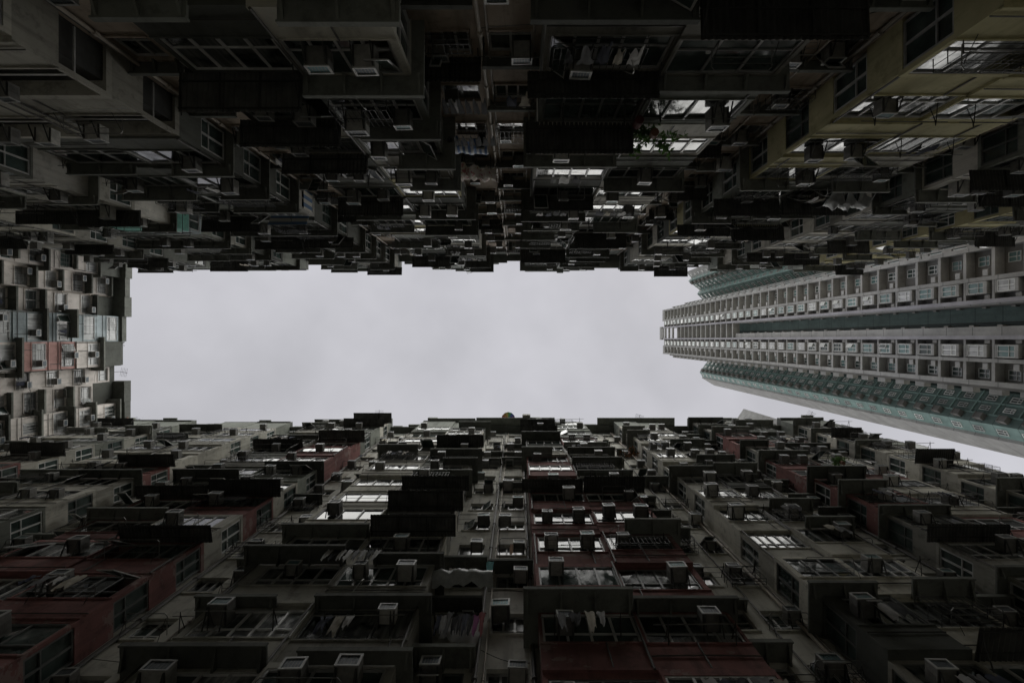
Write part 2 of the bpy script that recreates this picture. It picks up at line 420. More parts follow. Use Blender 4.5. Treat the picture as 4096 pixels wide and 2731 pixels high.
for c in cells:
    d = WALLS[c.W]; m = d['map']; b = blocks[(c.W, c.block)]; wl = b['wall']
    z0, z1 = c.z0, c.z0 + c.fh
    rr = c.x
    if c.kind == 'B':
        c.sill = z0 + 1.25; c.head = c.sill + c.fh - 1.25 - c.x.uniform(.12, .24)
        wl.box(m, c.s0 + .001, c.s1 - .001, -.25, 0, z0, z1, wi(d['flush']))
        b['bal'].append(c)
    else:
        c.sill = z0 + 1.3; c.head = z0 + 2.55
        w = c.s1 - c.s0; l = c.s0 + w * rr.uniform(.12, .2); r = c.s1 - w * rr.uniform(.1, .18)
        if c.W == 'L': l = c.s0 + w * rr.uniform(.08, .14); r = c.s1 - w * rr.uniform(.08, .14)
        c.w0, c.w1 = l, r
        k = wi(c.par)
        if not c.vis:
            wl.box(m, c.s0, c.s1, -.25, 0, z0, z1, k); continue
        wl.box(m, c.s0, c.s1, -.25, 0, z0, c.sill, k); wl.box(m, c.s0, c.s1, -.25, 0, c.head, z1, k)
        wl.box(m, c.s0, l, -.25, 0, c.sill, c.head, k); wl.box(m, r, c.s1, -.25, 0, c.sill, c.head, k)
        wl.box(m, l - .05, r + .05, .0, .05, c.sill - .07, c.sill - .002, k)      # window ledge
    if c.vis: b['wins'].append(c)
    if c.vis and c.can == 1: b['can'].append(c)
# roof slabs and filled space below them
for W, d in WALLS.items():
    m = d['map']
    for si, (a, e, kind, name, zo) in enumerate(d['segs']):
        cs = [c for c in cells if c.W == W and c.si == si]
        for h in set(c.h for c in cs):
            top = max((c for c in cs if c.h == h), key=lambda c: c.z0); zt = top.z0 + top.fh
            wl = blocks[(W, top.block)]['wall']; rr = random.Random(f'roof{W}{si}{h}')
            P = top.P
            wl.box(m, top.s0 + .001, top.s1 - .001, -.25, P - .01, zt, ROOF + .02, wi('gd' if W == 'L' else 'g'))
            if W == 'L':
                ext = [1.3 - .8 + .8, 1.25, 1.2, .95 - .3 + .3, .45, -.25, 1.15, 1.2][si]
            else:
                ext = (P + rr.uniform(-.02, .3)) if kind == 'B' else rr.uniform(.55, .85)
            wl.box(m, top.s0 + .002, top.s1 - .002, -.4, max(ext, -.2), ROOF + .02, ROOF + .2, wi('gd'))
            wl.box(m, top.s0 + .002, top.s1 - .002, -.4, max(ext, -.2) - .12, ROOF + .2, ROOF + rr.uniform(.6, 1.2), wi('gd'))
            if W != 'L' and rr.random() < .6: u0 = rr.uniform(top.s0, top.s0 + .6); wl.box(m, u0, u0 + rr.uniform(.5, 1.4), .1, max(ext, -.2) + rr.uniform(-.05, .22), ROOF + .385, ROOF + rr.uniform(.5, .9), wi('g'))

for (W, a, e, n0, n1) in (('B', -4.2, 3.7, 1.2, 1.52), ('B', -8.9, -4.3, 1.2, 1.45), ('T', -6.3, -2.9, 1.4, 1.62), ('T', .7, 5.2, 1.4, 1.66), ('B', 8.0, 15.8, .8, 1.5), ('T', 7.4, 12.5, .6, 1.3)):
    b_ = blocks[(W, sum((a + e) / 2 > x for x in WALLS[W]['splits']))]
    b_['wall'].box(WALLS[W]['map'], a, e, -.3, n1, ROOF + .24, ROOF + .38, wi('g'))
LIM = 96
for (W, i), b in blocks.items():
    d = WALLS[W]; m = d['map']; root = b['root']
    b['wall'].build('wall', [M[k] for k in WALLM], root)
    # enclosed balconies (parapet, lintel and corner posts of one flat)
    b['bal'].sort(key=lambda c: -c.size * c.vis)
    rest = MB(); 
    for j, c in enumerate(b['bal']):
        if j < LIM and c.vis: mb = MB(); k = 0
        else: mb = rest; k = wi(c.par)
        z0, z1, P = c.z0, c.z0 + c.fh, c.P
        s0, s1 = c.s0 + .001, c.s1 - .001
        mb.box(m, s0, s1, 0, P, z0, c.sill, k)
        mb.box(m, s0 + .001, s1 - .001, 0, P - .02, c.head, z1, k)
        mb.box(m, s0, s1, P - .03, P + .035, c.sill - .06, c.sill + .002, k)            # coping
        mb.box(m, s0, s1, P - .03, P + .045, z0 + .002, z0 + .11, k)                     # slab edge
        if mb is not rest:
            kk = c.x.random()
            if kk < .6: zz = c.x.uniform(.25, .95); mb.tube([m(s0, P + .03, z0 + zz), m((s0 + s1) / 2, P + .035, z0 + zz + c.x.uniform(-.03, .03)), m(s1, P + .03, z0 + zz)], .02, 1, 5)
            if kk > .35: ss = c.x.uniform(s0 + .1, s1 - .1); mb.tube([m(ss, P + .03, z0 + .1), m(ss, P + .03, c.sill)], .025, 1, 5)
            if kk > .5: ss = s0 + c.x.choice((.08, s1 - s0 - .08)); mb.tube([m(ss, P + .06, z0), m(ss, P + .06, z1)], .035, 1, 6)
        pw = c.x.choice((.09, .12, .2)) if c.x.random() < .88 else .5
        c.pw0 = pw if c.first else .07; c.pw1 = pw if c.last else .07
        if c.win == 0: c.pw0 = c.pw1 = .12
        mb.box(m, s0, s0 + c.pw0, P - .14, P - .005, c.sill, c.head, k); mb.box(m, s1 - c.pw1, s1, P - .14, P - .005, c.sill, c.head, k)
        for end, edge, sg in ((c.first, s0, 1), (c.last, s1, -1)):
            if end and (c.side == 'blank' or not c.vis): mb.box(m, *sorted((edge + sg * .002, edge + sg * .09)), 0, P - .14, c.sill, c.head, k)
            elif not end: mb.box(m, *sorted((edge, edge + sg * .06)), 0, P - .14, c.sill, c.head, k)
        if c.win == 0 and mb is not rest: mb.box(m, s0 + .1, s1 - .1, .01, P - .45, c.sill + .003, c.head - .003, 2)  # dark box painting the shade inside an open balcony
        if not c.vis: mb.box(m, s0 + .05, s1 - .05, P - .1, P - .03, c.sill, c.head, k)
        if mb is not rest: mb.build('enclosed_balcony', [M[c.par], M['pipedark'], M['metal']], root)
    o = rest.build('enclosed_balcony', [M[k] for k in WALLM], root)
    if o: o['kind'] = 'stuff'
    # windows
    b['wins'].sort(key=lambda c: -c.size)
    rf, rg = MB(), MB()
    for j, c in enumerate(b['wins']):
        own = j < LIM
        fr, gl = (MB(), MB()) if own else (rf, rg)
        rr = c.x; opened = None; sides = []
        if c.kind == 'B':
            a, e = c.s0 + c.pw0, c.s1 - c.pw1; n = c.P - .05
            k = c.win
            if k == 0:
                fr.box(m, a, e, n - .03, n, c.sill + .45, c.sill + .49)                   # open balcony: a rail only
                fr.box(m, a, a + .04, n - .04, n, c.sill, c.head)
            else:
                sk = rr.choice((0, k - 1)) if rr.random() < .22 else None
                window(m, fr, gl, a, e, c.sill + .002, c.head - .002, n, k, rr.random() < .6, .012 if rr.random() < .8 else .03, sk, r=rr)
                if sk is not None and own:
                    aa = a + (e - a) * sk / k + .03; ee = a + (e - a) * (sk + 1) / k - .03
                    opened = (m, aa, ee, c.sill + .06, c.head - .06, n, rr.uniform(.25, .7), rr.choice(('top', 'top', 'side')))
            for end, edge, sg in ((c.first, c.s0, -1), (c.last, c.s1, 1)):
                if end and c.side == 'window':
                    sg_ = MB() if own else gl; sides.append(sg_)
                    window(side_map(m, edge, sg), fr, sg_, .1, c.P - .15, c.sill + .002, c.head - .002, -.04, 2, True, .01, None, r=rr)
                elif end and c.side == 'open':
                    fr.box(side_map(m, edge, sg), .1, c.P - .15, -.06, -.02, c.sill + .5, c.sill + .54)
        else:
            k = c.win; sk = rr.choice((0, k - 1)) if rr.random() < .3 else None
            window(m, fr, gl, c.w0, c.w1, c.sill, c.head, -.14, k, rr.random() < .7, .012, sk, r=rr)
            if sk is not None and own:
                aa = c.w0 + (c.w1 - c.w0) * sk / k + .03; ee = c.w0 + (c.w1 - c.w0) * (sk + 1) / k - .03
                opened = (m, aa, ee, c.sill + .06, c.head - .06, -.1, rr.uniform(.4, 1.0), rr.choice(('top', 'side')))
        if own:
            x = rr.random()
            gm = 'glass0' if x < .22 else 'glass1' if x < .52 else 'glass2' if x < .87 else 'glass3'
            if c.W == 'L': gm = 'glass4' if c.si in (3, 4) or x < .6 else 'glass3' if x < .85 else 'glass1'  # left panes: pale colours paint the bright sky reflection
            fo = fr.build('window', M['alu' if rr.random() < .78 else 'aludark'], root)
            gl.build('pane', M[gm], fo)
            for q in sides: q.build('side_pane', M['glass1'], fo)
            if opened: sash(*opened[:7], fo, opened[7])
    if rf.v:
        k = len(rf.v); off = len(rf.f)
        rf.v += rg.v; rf.f += [tuple(k + i for i in f) for f in rg.f]; rf.mi += [1] * len(rg.f)
        o = rf.build('window', [M['alu'], M['glass1']], root); o['kind'] = 'stuff'
    # concrete canopies
    b['can'].sort(key=lambda c: -c.size)
    rest = MB()
    for j, c in enumerate(b['can']):
        mb = MB() if j < LIM else rest
        rr = c.x; dep = (rr.uniform(.24, .42) if c.kind == 'F' else rr.uniform(.32, .58)) if c.W == 'T' else rr.uniform(.3, .72); zc = c.head + rr.uniform(.03, .1); P = c.P
        drop = rr.uniform(0, .06); a0, a1 = c.s0, c.s1
        if rr.random() < .42:
            if c.first and c.kind == 'B': a1 -= (a1 - a0) * rr.uniform(.2, .45)
            elif c.last and c.kind == 'B': a0 += (a1 - a0) * rr.uniform(.2, .45)
        e0 = rr.uniform(.3, .5) if (c.kind == 'B' and c.first) else -.015
        e1 = rr.uniform(.3, .5) if (c.kind == 'B' and c.last) else -.015
        mb.slab(m, a0 - e0, a1 + e1, P, P + dep, zc, zc - drop, .075)
        if e0 > 0: mb.box(m, a0 - e0, a0 + .02, .01, P - .001, zc, zc + .075)
        if e1 > 0: mb.box(m, a1 - .02, a1 + e1, .01, P - .001, zc, zc + .075)
        mb.slab(m, a0 - e0 - .006, a1 + e1 + .006, P + dep, P + dep + .05, zc - drop - .05, zc - drop - .05, .17)   # front upstand
        nb = max(2, int((a1 - a0) / .85)); 
        for q in range(nb + 1):
            s = a0 - e0 + .12 + (a1 - a0 + e0 + e1 - .24) * q / nb
            mb.hexa([m(s - .03, P, zc - .2), m(s + .03, P, zc - .2), m(s - .03, P + dep, zc - drop - .03), m(s + .03, P + dep, zc - drop - .03),
                     m(s - .03, P, zc), m(s + .03, P, zc), m(s - .03, P + dep, zc - drop), m(s + .03, P + dep, zc - drop)])
        if mb is not rest: mb.build('canopy', M['canopy'], root)
    o = rest.build('canopy', M['canopy'], root)
    if o: o['kind'] = 'stuff'

# ------------------------------------------------------------------ corrugated metal awnings
aw = sorted([c for c in cells if c.vis and c.can == 2], key=lambda c: -c.size)
for c in aw:
    d = WALLS[c.W]; m = d['map']; rr = c.x
    dep = rr.uniform(.7, 1.05); za = c.head + .12; zb = za - rr.uniform(.02, .16); P = c.P
    e0 = .4 if (c.kind == 'B' and c.first) else -.02
    e1 = .4 if (c.kind == 'B' and c.last and c.s1 < 30) else -.02
    s0, s1 = c.s0 - e0, c.s1 + e1
    tone = rr.choice(('dark', 'rusty', 'sooty'))
    root = thing('metal_awning', m((s0 + s1) / 2, P, za), f"{tone} corrugated awning, {where(c)}", 'awning', 'corrugated metal awnings')
    sh = MB(); n = int((s1 - s0) / .035)
    k0 = len(sh.v)
    for i in range(n + 1):
        s = s0 + (s1 - s0) * i / n; wv = .022 * math.sin(i * math.pi / 2)
        for (nn, z) in ((P - .02, za), (P + dep, zb)):
            sh.v.append(m(s, nn, z + wv)); sh.v.append(m(s, nn, z + wv + .006))
    for i in range(n):
        q = k0 + 4 * i
        sh.f += [(q, q + 4, q + 6, q + 2), (q + 1, q + 3, q + 7, q + 5), (q + 2, q + 6, q + 7, q + 3)]; sh.mi += [0] * 3
    sh.build('corrugated_sheet', M['metal'], root)
    fb = MB()
    fb.slab(m, s0, s1, P + dep - .12, P + dep - .08, zb - .03, zb - .03, .035); fb.slab(m, s0, s1, P + .2, P + .24, za - .06, za - .06, .035)
    nb = max(2, int((s1 - s0) / 1.0))
    for q in range(nb + 1):
        s = s0 + .05 + (s1 - s0 - .1) * q / nb
        fb.slab(m, s - .018, s + .018, P, P + dep - .05, za - .075, zb - .05, .035)
    for s in (s0 + .06, s1 - .06):
        if c.s0 < s < c.s1: fb.slab(m, s - .015, s + .015, P, P + dep * .7, za - .5, zb - .06, .03)
    fb.build('frame', M['steel'], root)

# ------------------------------------------------------------------ window air conditioners
def ac_protos():
    out = []
    for (w, dp, h, cm, coil) in ((.52, .50, .40, 'accase', 'coil'), (.60, .56, .42, 'acpale', 'coil'), (.56, .52, .42, 'accase', 'coilteal')):
        ca = MB(); ca.box(raw, -w / 2, w / 2, .0, dp, 0, h)
        for i in range(6): ca.box(raw, w / 2, w / 2 + .006, .08, dp * .6, .06 + i * .05, .085 + i * .05); ca.box(raw, -w / 2 - .006, -w / 2, .08, dp * .6, .06 + i * .05, .085 + i * .05)
        gr = MB(); t = .045
        gr.box(raw, -w / 2 - .01, w / 2 + .01, dp, dp + .03, 0, t); gr.box(raw, -w / 2 - .01, w / 2 + .01, dp, dp + .03, h - t, h + .01)
        gr.box(raw, -w / 2 - .01, -w / 2 + t, dp, dp + .03, t, h - t); gr.box(raw, w / 2 - t, w / 2 + .01, dp, dp + .03, t, h - t)
        gr.box(raw, -w / 2 + t, w / 2 - t, dp, dp + .008, t, h - t, 1)
        for i in range(1, 6):
            x = -w / 2 + t + (w - 2 * t) * i / 6; gr.box(raw, x - .005, x + .005, dp + .008, dp + .016, t, h - t, 2)
        brs = []
        for s in (-1, 1):
            x = s * (w / 2 - .04); br = MB()
            c = [(x - .016, y, z) for y, z in ((0, -.34), (0, -.30), (dp - .06, -.04), (0, -.04), (0, -.004), (dp - .02, -.004), (dp - .02, -.06))]
            k = len(c); br.v = c + [(x + .016, y, z) for _, y, z in c]; br.f = [tuple(range(k))[::-1], tuple(range(k, 2 * k))] + [(i, (i + 1) % k, k + (i + 1) % k, k + i) for i in range(k)]; br.mi = [0] * len(br.f)
            brs.append(br.mesh('bracket', [M['steel']]))
        out.append((ca.mesh('casing', [M[cm]]), gr.mesh('grille', [M['rim'], M[coil], M['accase']]), brs,
                    {'accase': 'grey', 'acpale': 'pale'}[cm] if coil == 'coil' else 'teal-grilled'))
    return out
PROTO = ac_protos()
acs = []
for c in cells:
    if not c.vis or not c.ac: continue
    rr = c.x; w = c.s1 - c.s0
    if c.kind == 'B': s = c.s0 + w * rr.choice((.25, .3, .5, .7, .75)); z = c.sill + rr.uniform(.25, .85); n = c.P - .03
    else: s = rr.choice((c.w0 + .32, c.w1 - .32)); z = c.sill + rr.uniform(.3, .75); n = -.02
    acs.append((c.size, c, s, n, z, rr.choice((0, 0, 1, 2)), ''))
    if c.kind == 'B' and c.W != 'L' and rr.random() < .22:
        s2 = c.s0 + c.s1 - s
        if abs(s2 - s) > .8: acs[-1] = acs[-1][:6] + (('left-hand ' if s < s2 else 'right-hand '),); acs.append((c.size, c, s2, n, z + rr.uniform(-.2, .2), rr.choice((0, 1)), 'left-hand ' if s2 < s else 'right-hand '))
acs.sort(key=lambda t: -t[0])
AC_LIMIT = 296
stuff = MB()
for j, (sz, c, s, n, z, pi, pos) in enumerate(acs):
    d = WALLS[c.W]; m = d['map']; ca, gr, br, look = PROTO[pi]
    loc = m(s, n, z)
    if j < AC_LIMIT:
        root = thing('air_conditioner', loc, f"{pos}{look} air conditioner, {where(c)}", 'air conditioner', 'window air conditioners on the facades')
        root.rotation_euler.z = d['rot']
        root.rotation_euler.z += c.x.uniform(-.03, .03); root.rotation_euler.y = c.x.uniform(-.03, .03); q = c.x.uniform(.84, 1.1); root.scale = (q, q * c.x.uniform(.85, 1.1), q * c.x.uniform(.88, 1.1))
        for nm, me in (('casing', ca), ('grille', gr), ('bracket', br[0]), ('bracket', br[1])):
            o = bpy.data.objects.new(nm, me); COL.objects.link(o); o.parent = root
    else:
        stuff.box(m, s - .26, s + .26, n, n + .5, z, z + .4, 0); stuff.box(m, s - .27, s + .27, n + .5, n + .53, z - .01, z + .41, 1)
        stuff.box(m, s - .21, s + .21, n + .53, n + .534, z + .05, z + .35, 2)

# ------------------------------------------------------------------ drying racks, poles
def rack(c, s, n, z, w, dp, label):
    m = WALLS[c.W]['map']
    root = thing('drying_rack', m(s, n, z), label, 'drying rack', 'metal drying racks under windows')
    r = .013
    fr = MB(); fr.tube([m(s - w / 2, n, z), m(s - w / 2, n + dp - .08, z + .02), m(s - w / 2 + .08, n + dp, z + .03), m(s + w / 2 - .08, n + dp, z + .03), m(s + w / 2, n + dp - .08, z + .02), m(s + w / 2, n, z)], r * 1.2)
    fr.build('frame', M['galv'], root)
    for q in (.33, .66):
        t = MB(); t.tube([m(s - w / 2, n + dp * q, z + .01), m(s + w / 2, n + dp * q, z + .01)], r * .8); t.build('rail', M['galv'], root)
    for e in (-1, 1):
        t = MB(); t.tube([m(s + e * (w / 2 - .03), n, z - .4), m(s + e * (w / 2 - .03), n + dp * .8, z)], r * .8); t.build('strut', M['steel'], root)
def pole(c, s, n, z, w, label):
    m = WALLS[c.W]['map']
    root = thing('drying_pole', m(s, n, z), label, 'drying pole', 'drying poles on brackets')
    for e in (-1, 1):
        t = MB(); x = s + e * w * .42
        t.tube([m(x, n, z + .3), m(x, n + .5, z + .09), m(x, n + .64, z + .08), m(x, n + .5, z + .05), m(x, n, z)], .018, n=4); t.build('bracket', M['steel'], root)
    t = MB(); t.tube([m(s - w * .6, n + .5, z + .1), m(s + w * .6, n + .52, z + .12)], .017); t.build('rod', M['galv'], root)
for c in cells:
    if not c.vis or c.W == 'L' and c.x.random() < .5: continue
    rr = c.x; x = rr.random(); w = c.s1 - c.s0; s = (c.s0 + c.s1) / 2 + rr.uniform(-.1, .1) * w; n = c.P if c.kind == 'B' else 0
    if x < .27: rack(c, s, n, c.sill + rr.uniform(-.1, .5), min(w * .8, rr.uniform(1.2, 2.2)), rr.uniform(.45, .7), f"tubular drying rack, {where(c)}")
    elif x < .50: pole(c, s, n, c.sill + rr.uniform(-.1, .6), min(w * .9, 2.2), f"bracketed drying pole, {where(c)}")

def cage(c):
    m = WALLS[c.W]['map']; rr = c.x; n = c.P if c.kind == 'B' else 0
    a, e = (c.w0 - .05, c.w1 + .05) if c.kind == 'F' else (c.s0 + .2, c.s0 + .2 + (c.s1 - c.s0) * rr.uniform(.45, .8))
    z0, z1 = c.sill - .05, c.sill + rr.uniform(.8, 1.15); dp = rr.uniform(.28, .42)
    root = thing('window_cage', m((a + e) / 2, n, z0), f"iron window cage, {where(c)}", 'window cage', 'iron cages over windows')
    f = MB(); t = .016
    for z in (z0, (z0 + z1) / 2, z1): f.box(m, a, e, n + dp - t, n + dp, z, z + t * 1.4); f.box(m, a - t, a, n, n + dp, z, z + t * 1.4); f.box(m, e, e + t, n, n + dp, z, z + t * 1.4)
    f.build('frame', M['steel'], root)
    b = MB(); k = int((e - a) / .16)
    for i in range(k + 1): x = a + (e - a) * i / k; b.box(m, x - .007, x + .007, n + dp, n + dp + .012, z0, z1)
    for i in range(1, 3): b.box(m, a + .01, e - .01, n + dp * i / 3 - .01, n + dp * i / 3 + .01, z0 + .002, z0 + .014)
    for x in (a, e): b.box(m, x - .007, x + .007, n + dp * .5, n + dp * .5 + .012, z0, z1)
    o = b.build('bars', M['steel'], root)
for c in cells:
    if c.vis and c.win and c.x.random() < (.16 if c.W != 'L' else .3): cage(c)

# ------------------------------------------------------------------ drain pipes
def pipe(W, s, n, mat, z0, z1, label, r=.055):
    m = WALLS[W]['map']
    root = thing('drain_pipe', m(s, n, z0), label, 'drain pipe', 'drain pipes on the facades')
    t = MB(); rp = random.Random(label); pts = []; z = z0
    while z < z1: pts.append(m(s + rp.uniform(-.012, .012), n, z)); z += 3
    pts.append(m(s, n, z1)); t.tube(pts, r, n=8); t.build('tube', M[mat], root)
    k = MB(); z = z0 + 1.2
    while z < z1: k.tube([m(s, n, z), m(s, n, z + .14)], r * 1.5, n=8); z += 3.0
    k.build('collar', M[mat], root)
pipe('T', -1.05, .1, 'pipe', 4, 51.8, 'pale drain pipe up the middle of the upper central recess', .06)
pipe('B', -1.2, .1, 'pipedark', 4, 51.8, 'dark drain pipe up the middle of the lower central recess')
pipe('B', .45, .12, 'pipedark', 4, 51.8, 'dark drain pipe beside the central red bays')
pipe('B', 6.6, .1, 'pipedark', 4, 51.8, 'dark drain pipe on the right flank of the central red bays')
pipe('B', -12.5, .1, 'pipedark', 4, 51.8, 'dark drain pipe beside the left red bays')
pipe('B', 16.9, .1, 'pipedark', 4, 51.8, 'dark drain pipe in the corner left of the right red bays')
pipe('B', 9.2, .1, 'pipe', 4, 51.8, 'pale drain pipe in the corner left of the whitewashed lower bays')
pipe('T', 9.9, .1, 'pipe', 4, 51.8, 'pale drain pipe in the corner left of the yellow bays')
pipe('T', -11.6, .1, 'pipe', 4, 51.8, 'pale drain pipe in the corner beside the pale upper bays')
pipe('T', 19.0, .1, 'pipe', 4, 51.8, 'pale drain pipe in the corner left of the white upper bays')
pipe('L', 2.68, .1, 'pipedark', 30, 51.8, 'dark drain pipe below the pink wall of the left facade')
pipe('L', -4.25, .1, 'pipe', 30, 51.8, 'pale drain pipe between cream and flush columns of the left facade')

for W in 'TB':
    for (a, e, kind, name, zo) in WALLS[W]['segs']:
        if kind == 'F' and a > -31:
            rp = random.Random(name); mid = (a + e) / 2
            pipe(W, mid + .25, .07, rp.choice(('pipe', 'pipedark')), 4, 51.8, f'thin middle pipe, {name}', .032)
            pipe(W, e - .22 if e > 0 else a + .2, .08, rp.choice(('pipe', 'pipedark')), 4, 51.8, f'thin corner pipe, {name}', .04)
for c in cells:
    if not c.vis or c.x.random() > .12: continue
    m = WALLS[c.W]['map']; rr = c.x; n = c.P + .05; t = MB(); z = c.z0 + rr.uniform(.2, 1.3); dz = rr.uniform(-.8, .8); sag = rr.uniform(.1, .45); pts = []
    for k in range(9):
        u = k / 8; pts.append(m(c.s0 + .1 + (c.s1 - c.s0 - .2) * u, n + .12 * math.sin(u * 3.14), z + dz * u - sag * math.sin(u * 3.14)))
    t.tube(pts, .011, n=5); o = t.build('cable', M[rr.choice(('steel', 'rim', 'pipedark'))], None, m((c.s0 + c.s1) / 2, n, z)); tag(o, f"sagging cable, {where(c)}", 'cable', 'cables slung along the facades')

# ------------------------------------------------------------------ washing and sheets
def cloth(name, W, s0, s1, n, zt, zb, mat, label, cat, group=None, waves=3, amp=.05, shape=None, out=0.0, seed=1):
    m = WALLS[W]['map']; mb = MB(); nx, nz = (14, 10) if s1 - s0 > .5 else (6, 6); rr = random.Random(seed); ph = rr.uniform(0, 6)
    for layer in (0, .008):
        for j in range(nz + 1):
            t = j / nz
            for i in range(nx + 1):
                u = i / nx; hx = math.sin(i * 12.9898 + j * 78.233 + seed) * 43758.5; hx -= math.floor(hx); s = s0 + (s1 - s0) * u
                if shape == 'shirt': s = (s0 + s1) / 2 + (s - (s0 + s1) / 2) * (1.0 if t < .3 else .62)
                if shape == 'taper': s = (s0 + s1) / 2 + (s - (s0 + s1) / 2) * (1 - .35 * t)
                w = amp * (.62 * math.sin(u * waves * 6.28 + ph + t * 1.3) + .4 * math.sin(u * waves * 2.71 * 6.28 + 2 * ph - t * 4) + (hx - .5) * 1.1) * (.3 + t)
                mb.v.append(m(s + amp * .5 * math.sin(t * 5 + ph) * t, n + w + layer + out * math.sin(t * math.pi), zt + (zb - zt) * t * (1 + .12 * math.sin(u * 4.1 + ph)) + .04 * math.sin(u * 9 + ph) + (hx - .5) * amp * .6))
    q = (nx + 1) * (nz + 1)
    for L in (0, q):
        for j in range(nz):
            for i in range(nx):
                a = L + j * (nx + 1) + i; f = (a, a + 1, a + nx + 2, a + nx + 1)
                mb.f.append(f if L else f[::-1]); mb.mi.append(0)
    o = mb.build(name, mat, None, m((s0 + s1) / 2, n, zb))
    for p in o.data.polygons: p.use_smooth = True
    return tag(o, label, cat, group)
def cmat(name, c, thin=.15): return plain(name, c, .9, 0, .2, 5, thin)
CM = {'black': cmat('black_cotton', (.015, .015, .016)), 'navy': cmat('navy_cotton', (.03, .035, .06)), 'white': cmat('white_cotton', (.62, .61, .6)),
      'red': cmat('red_cotton', (.24, .035, .04)), 'purple': cmat('purple_cotton', (.28, .06, .2)), 'teal': cmat('teal_cotton', (.03, .2, .2)),
      'grey': cmat('grey_cotton', (.2, .2, .2)), 'tarp': plain('white_tarpaulin', (.44, .46, .46), .5), 'green': plain('green_sheeting', (.10, .30, .24), .6), 'orange': cmat('orange_board', (.4, .2, .08))}
def striped(name, c1, c2, axis, period):
    m, nt, bs = new_mat(name); g = N(nt, 'ShaderNodeNewGeometry'); sx = N(nt, 'ShaderNodeSeparateXYZ'); nt.links.new(g.outputs['Position'], sx.inputs[0])
    md = N(nt, 'ShaderNodeMath', operation='PINGPONG'); nt.links.new(sx.outputs[axis], md.inputs[0]); md.inputs[1].default_value = period
    nt.links.new(mixc(nt, ramp(nt, md.outputs[0], period * .49, period * .51), c1, c2), bs.inputs['Base Color']); bs.inputs['Roughness'].default_value = .7
    return m
stripe = striped('blue_white_stripes', (.08, .17, .38), (.55, .56, .58), 0, .11)
stripe2 = striped('blue_cream_stripes', (.07, .14, .26), (.5, .48, .42), 1, .22)
def floral(name):
    m, nt, bs = new_mat(name); n1 = ramp(nt, noise(nt, 4.2), .56, .6); n2 = ramp(nt, noise(nt, 6.1), .6, .64)
    col = mixc(nt, n2, mixc(nt, n1, (.5, .46, .42), (.34, .12, .15)), (.3, .28, .1)); nt.links.new(col, bs.inputs['Base Color']); bs.inputs['Roughness'].default_value = .9; return m
G = 'washing hung out to dry'
# upper centre recess, left flat
for i in range(6):
    cloth('hanging_garment', 'T', -2.55 + i * .26, -2.33 + i * .26, .75, 17.9, 16.9, CM['black'], 'black garments hung in a row, lower line of upper central recess', 'garment', G, 1, .03, 'taper', 0, i)
for i in range(7):
    cloth('hanging_garment', 'T', -2.7 + i * .27, -2.47 + i * .27, .95, 20.3, 19.5, CM['black'], 'black garments in a row above the blue striped sheet', 'garment', G, 1, .03, 'taper', 0, 20 + i)
cloth('hanging_garment', 'T', -2.3, -2.0, .6, 18.1, 17.2, CM['white'], 'white shirt among black garments in the upper central recess', 'garment', G, 1, .04, 'shirt', 0, 41)
cloth('striped_sheet', 'T', -2.75, -1.2, .55, 22.1, 20.7, stripe, 'blue and white striped sheet hung in the upper central recess', 'sheet', None, 2, .10, None, .25, 3)
cloth('floral_sheet', 'T', -2.7, -1.0, .55, 25.6, 23.9, floral('floral_cotton'), 'pale floral bed sheet on the rail above the striped sheet', 'sheet', None, 3, .14, None, .3, 4)
# lower centre
cols = ['navy', 'white', 'grey', 'black', 'black', 'navy', 'black', 'purple', 'red']
for i, k in enumerate(cols):
    names = {'purple': 'purple garment at the right end of the lower washing row', 'red': 'red garment closing the lower washing row', 'white': 'white garment in the lower washing row', 'grey': 'grey garment beside the white one, lower washing row'}
    s = -2.6 + i * .17
    cloth('hanging_garment', 'B', s, s + .2, .55 + .05 * (i % 3), 16.7 - .1 * (i % 2), 15.7 - .12 * (i % 3), CM[k], names.get(k, 'dark garments in the washing row of the lower central recess'), 'garment', G, 1, .04, 'taper' if i % 2 else 'shirt', 0, 60 + i)
cloth('hanging_garment', 'B', -2.4, -1.2, .35, 16.9, 15.6, CM['white'], 'wide pale shirt behind the dark washing of the lower central recess', 'garment', G, 2, .06, None, 0, 77)
for i, k in enumerate(['white', 'black', 'white', 'white', 'grey', 'white', 'black', 'white']):
    lb = {'white': 'white garments on the line beneath a canopy left of lower downpipe', 'black': 'black garments between white ones, left of lower downpipe', 'grey': 'grey garment between white ones, left of lower downpipe'}[k]
    s = -6.9 + i * .25
    cloth('hanging_garment', 'B', s, s + .2, 1.75, 18.9, 18.1, CM[k], lb, 'garment', G, 1, .04, 'taper', 0, 90 + i)
cloth('hanging_garment', 'B', -1.25, -.95, .6, 20.6, 19.3, CM['teal'], 'teal garment dangling beside the lower downpipe', 'garment', G, 1, .05, 'taper', 0, 111)
cloth('tarpaulin', 'B', -3.05, -.9, .75, 19.15, 18.2, CM['tarp'], 'white wrinkled tarpaulin awning in the lower central recess', 'tarpaulin', None, 4, .07, None, .35, 112)
cloth('wooden_board', 'B', -.35, -.2, .5, 22.6, 21.6, CM['orange'], 'narrow orange board sticking out above the lower central recess', 'board', None, 1, .005, None, 0, 113)
cloth('plastic_sheet', 'T', 14.2, 16.3, 1.9, 25.3, 23.6, CM['tarp'], 'crumpled white plastic sheet hanging right of the yellow bays', 'plastic sheet', None, 3, .22, None, .35, 114)
GK = ['white', 'grey', 'navy', 'black', 'cream']
CM['cream'] = cmat('cream_cotton', (.5, .46, .38))
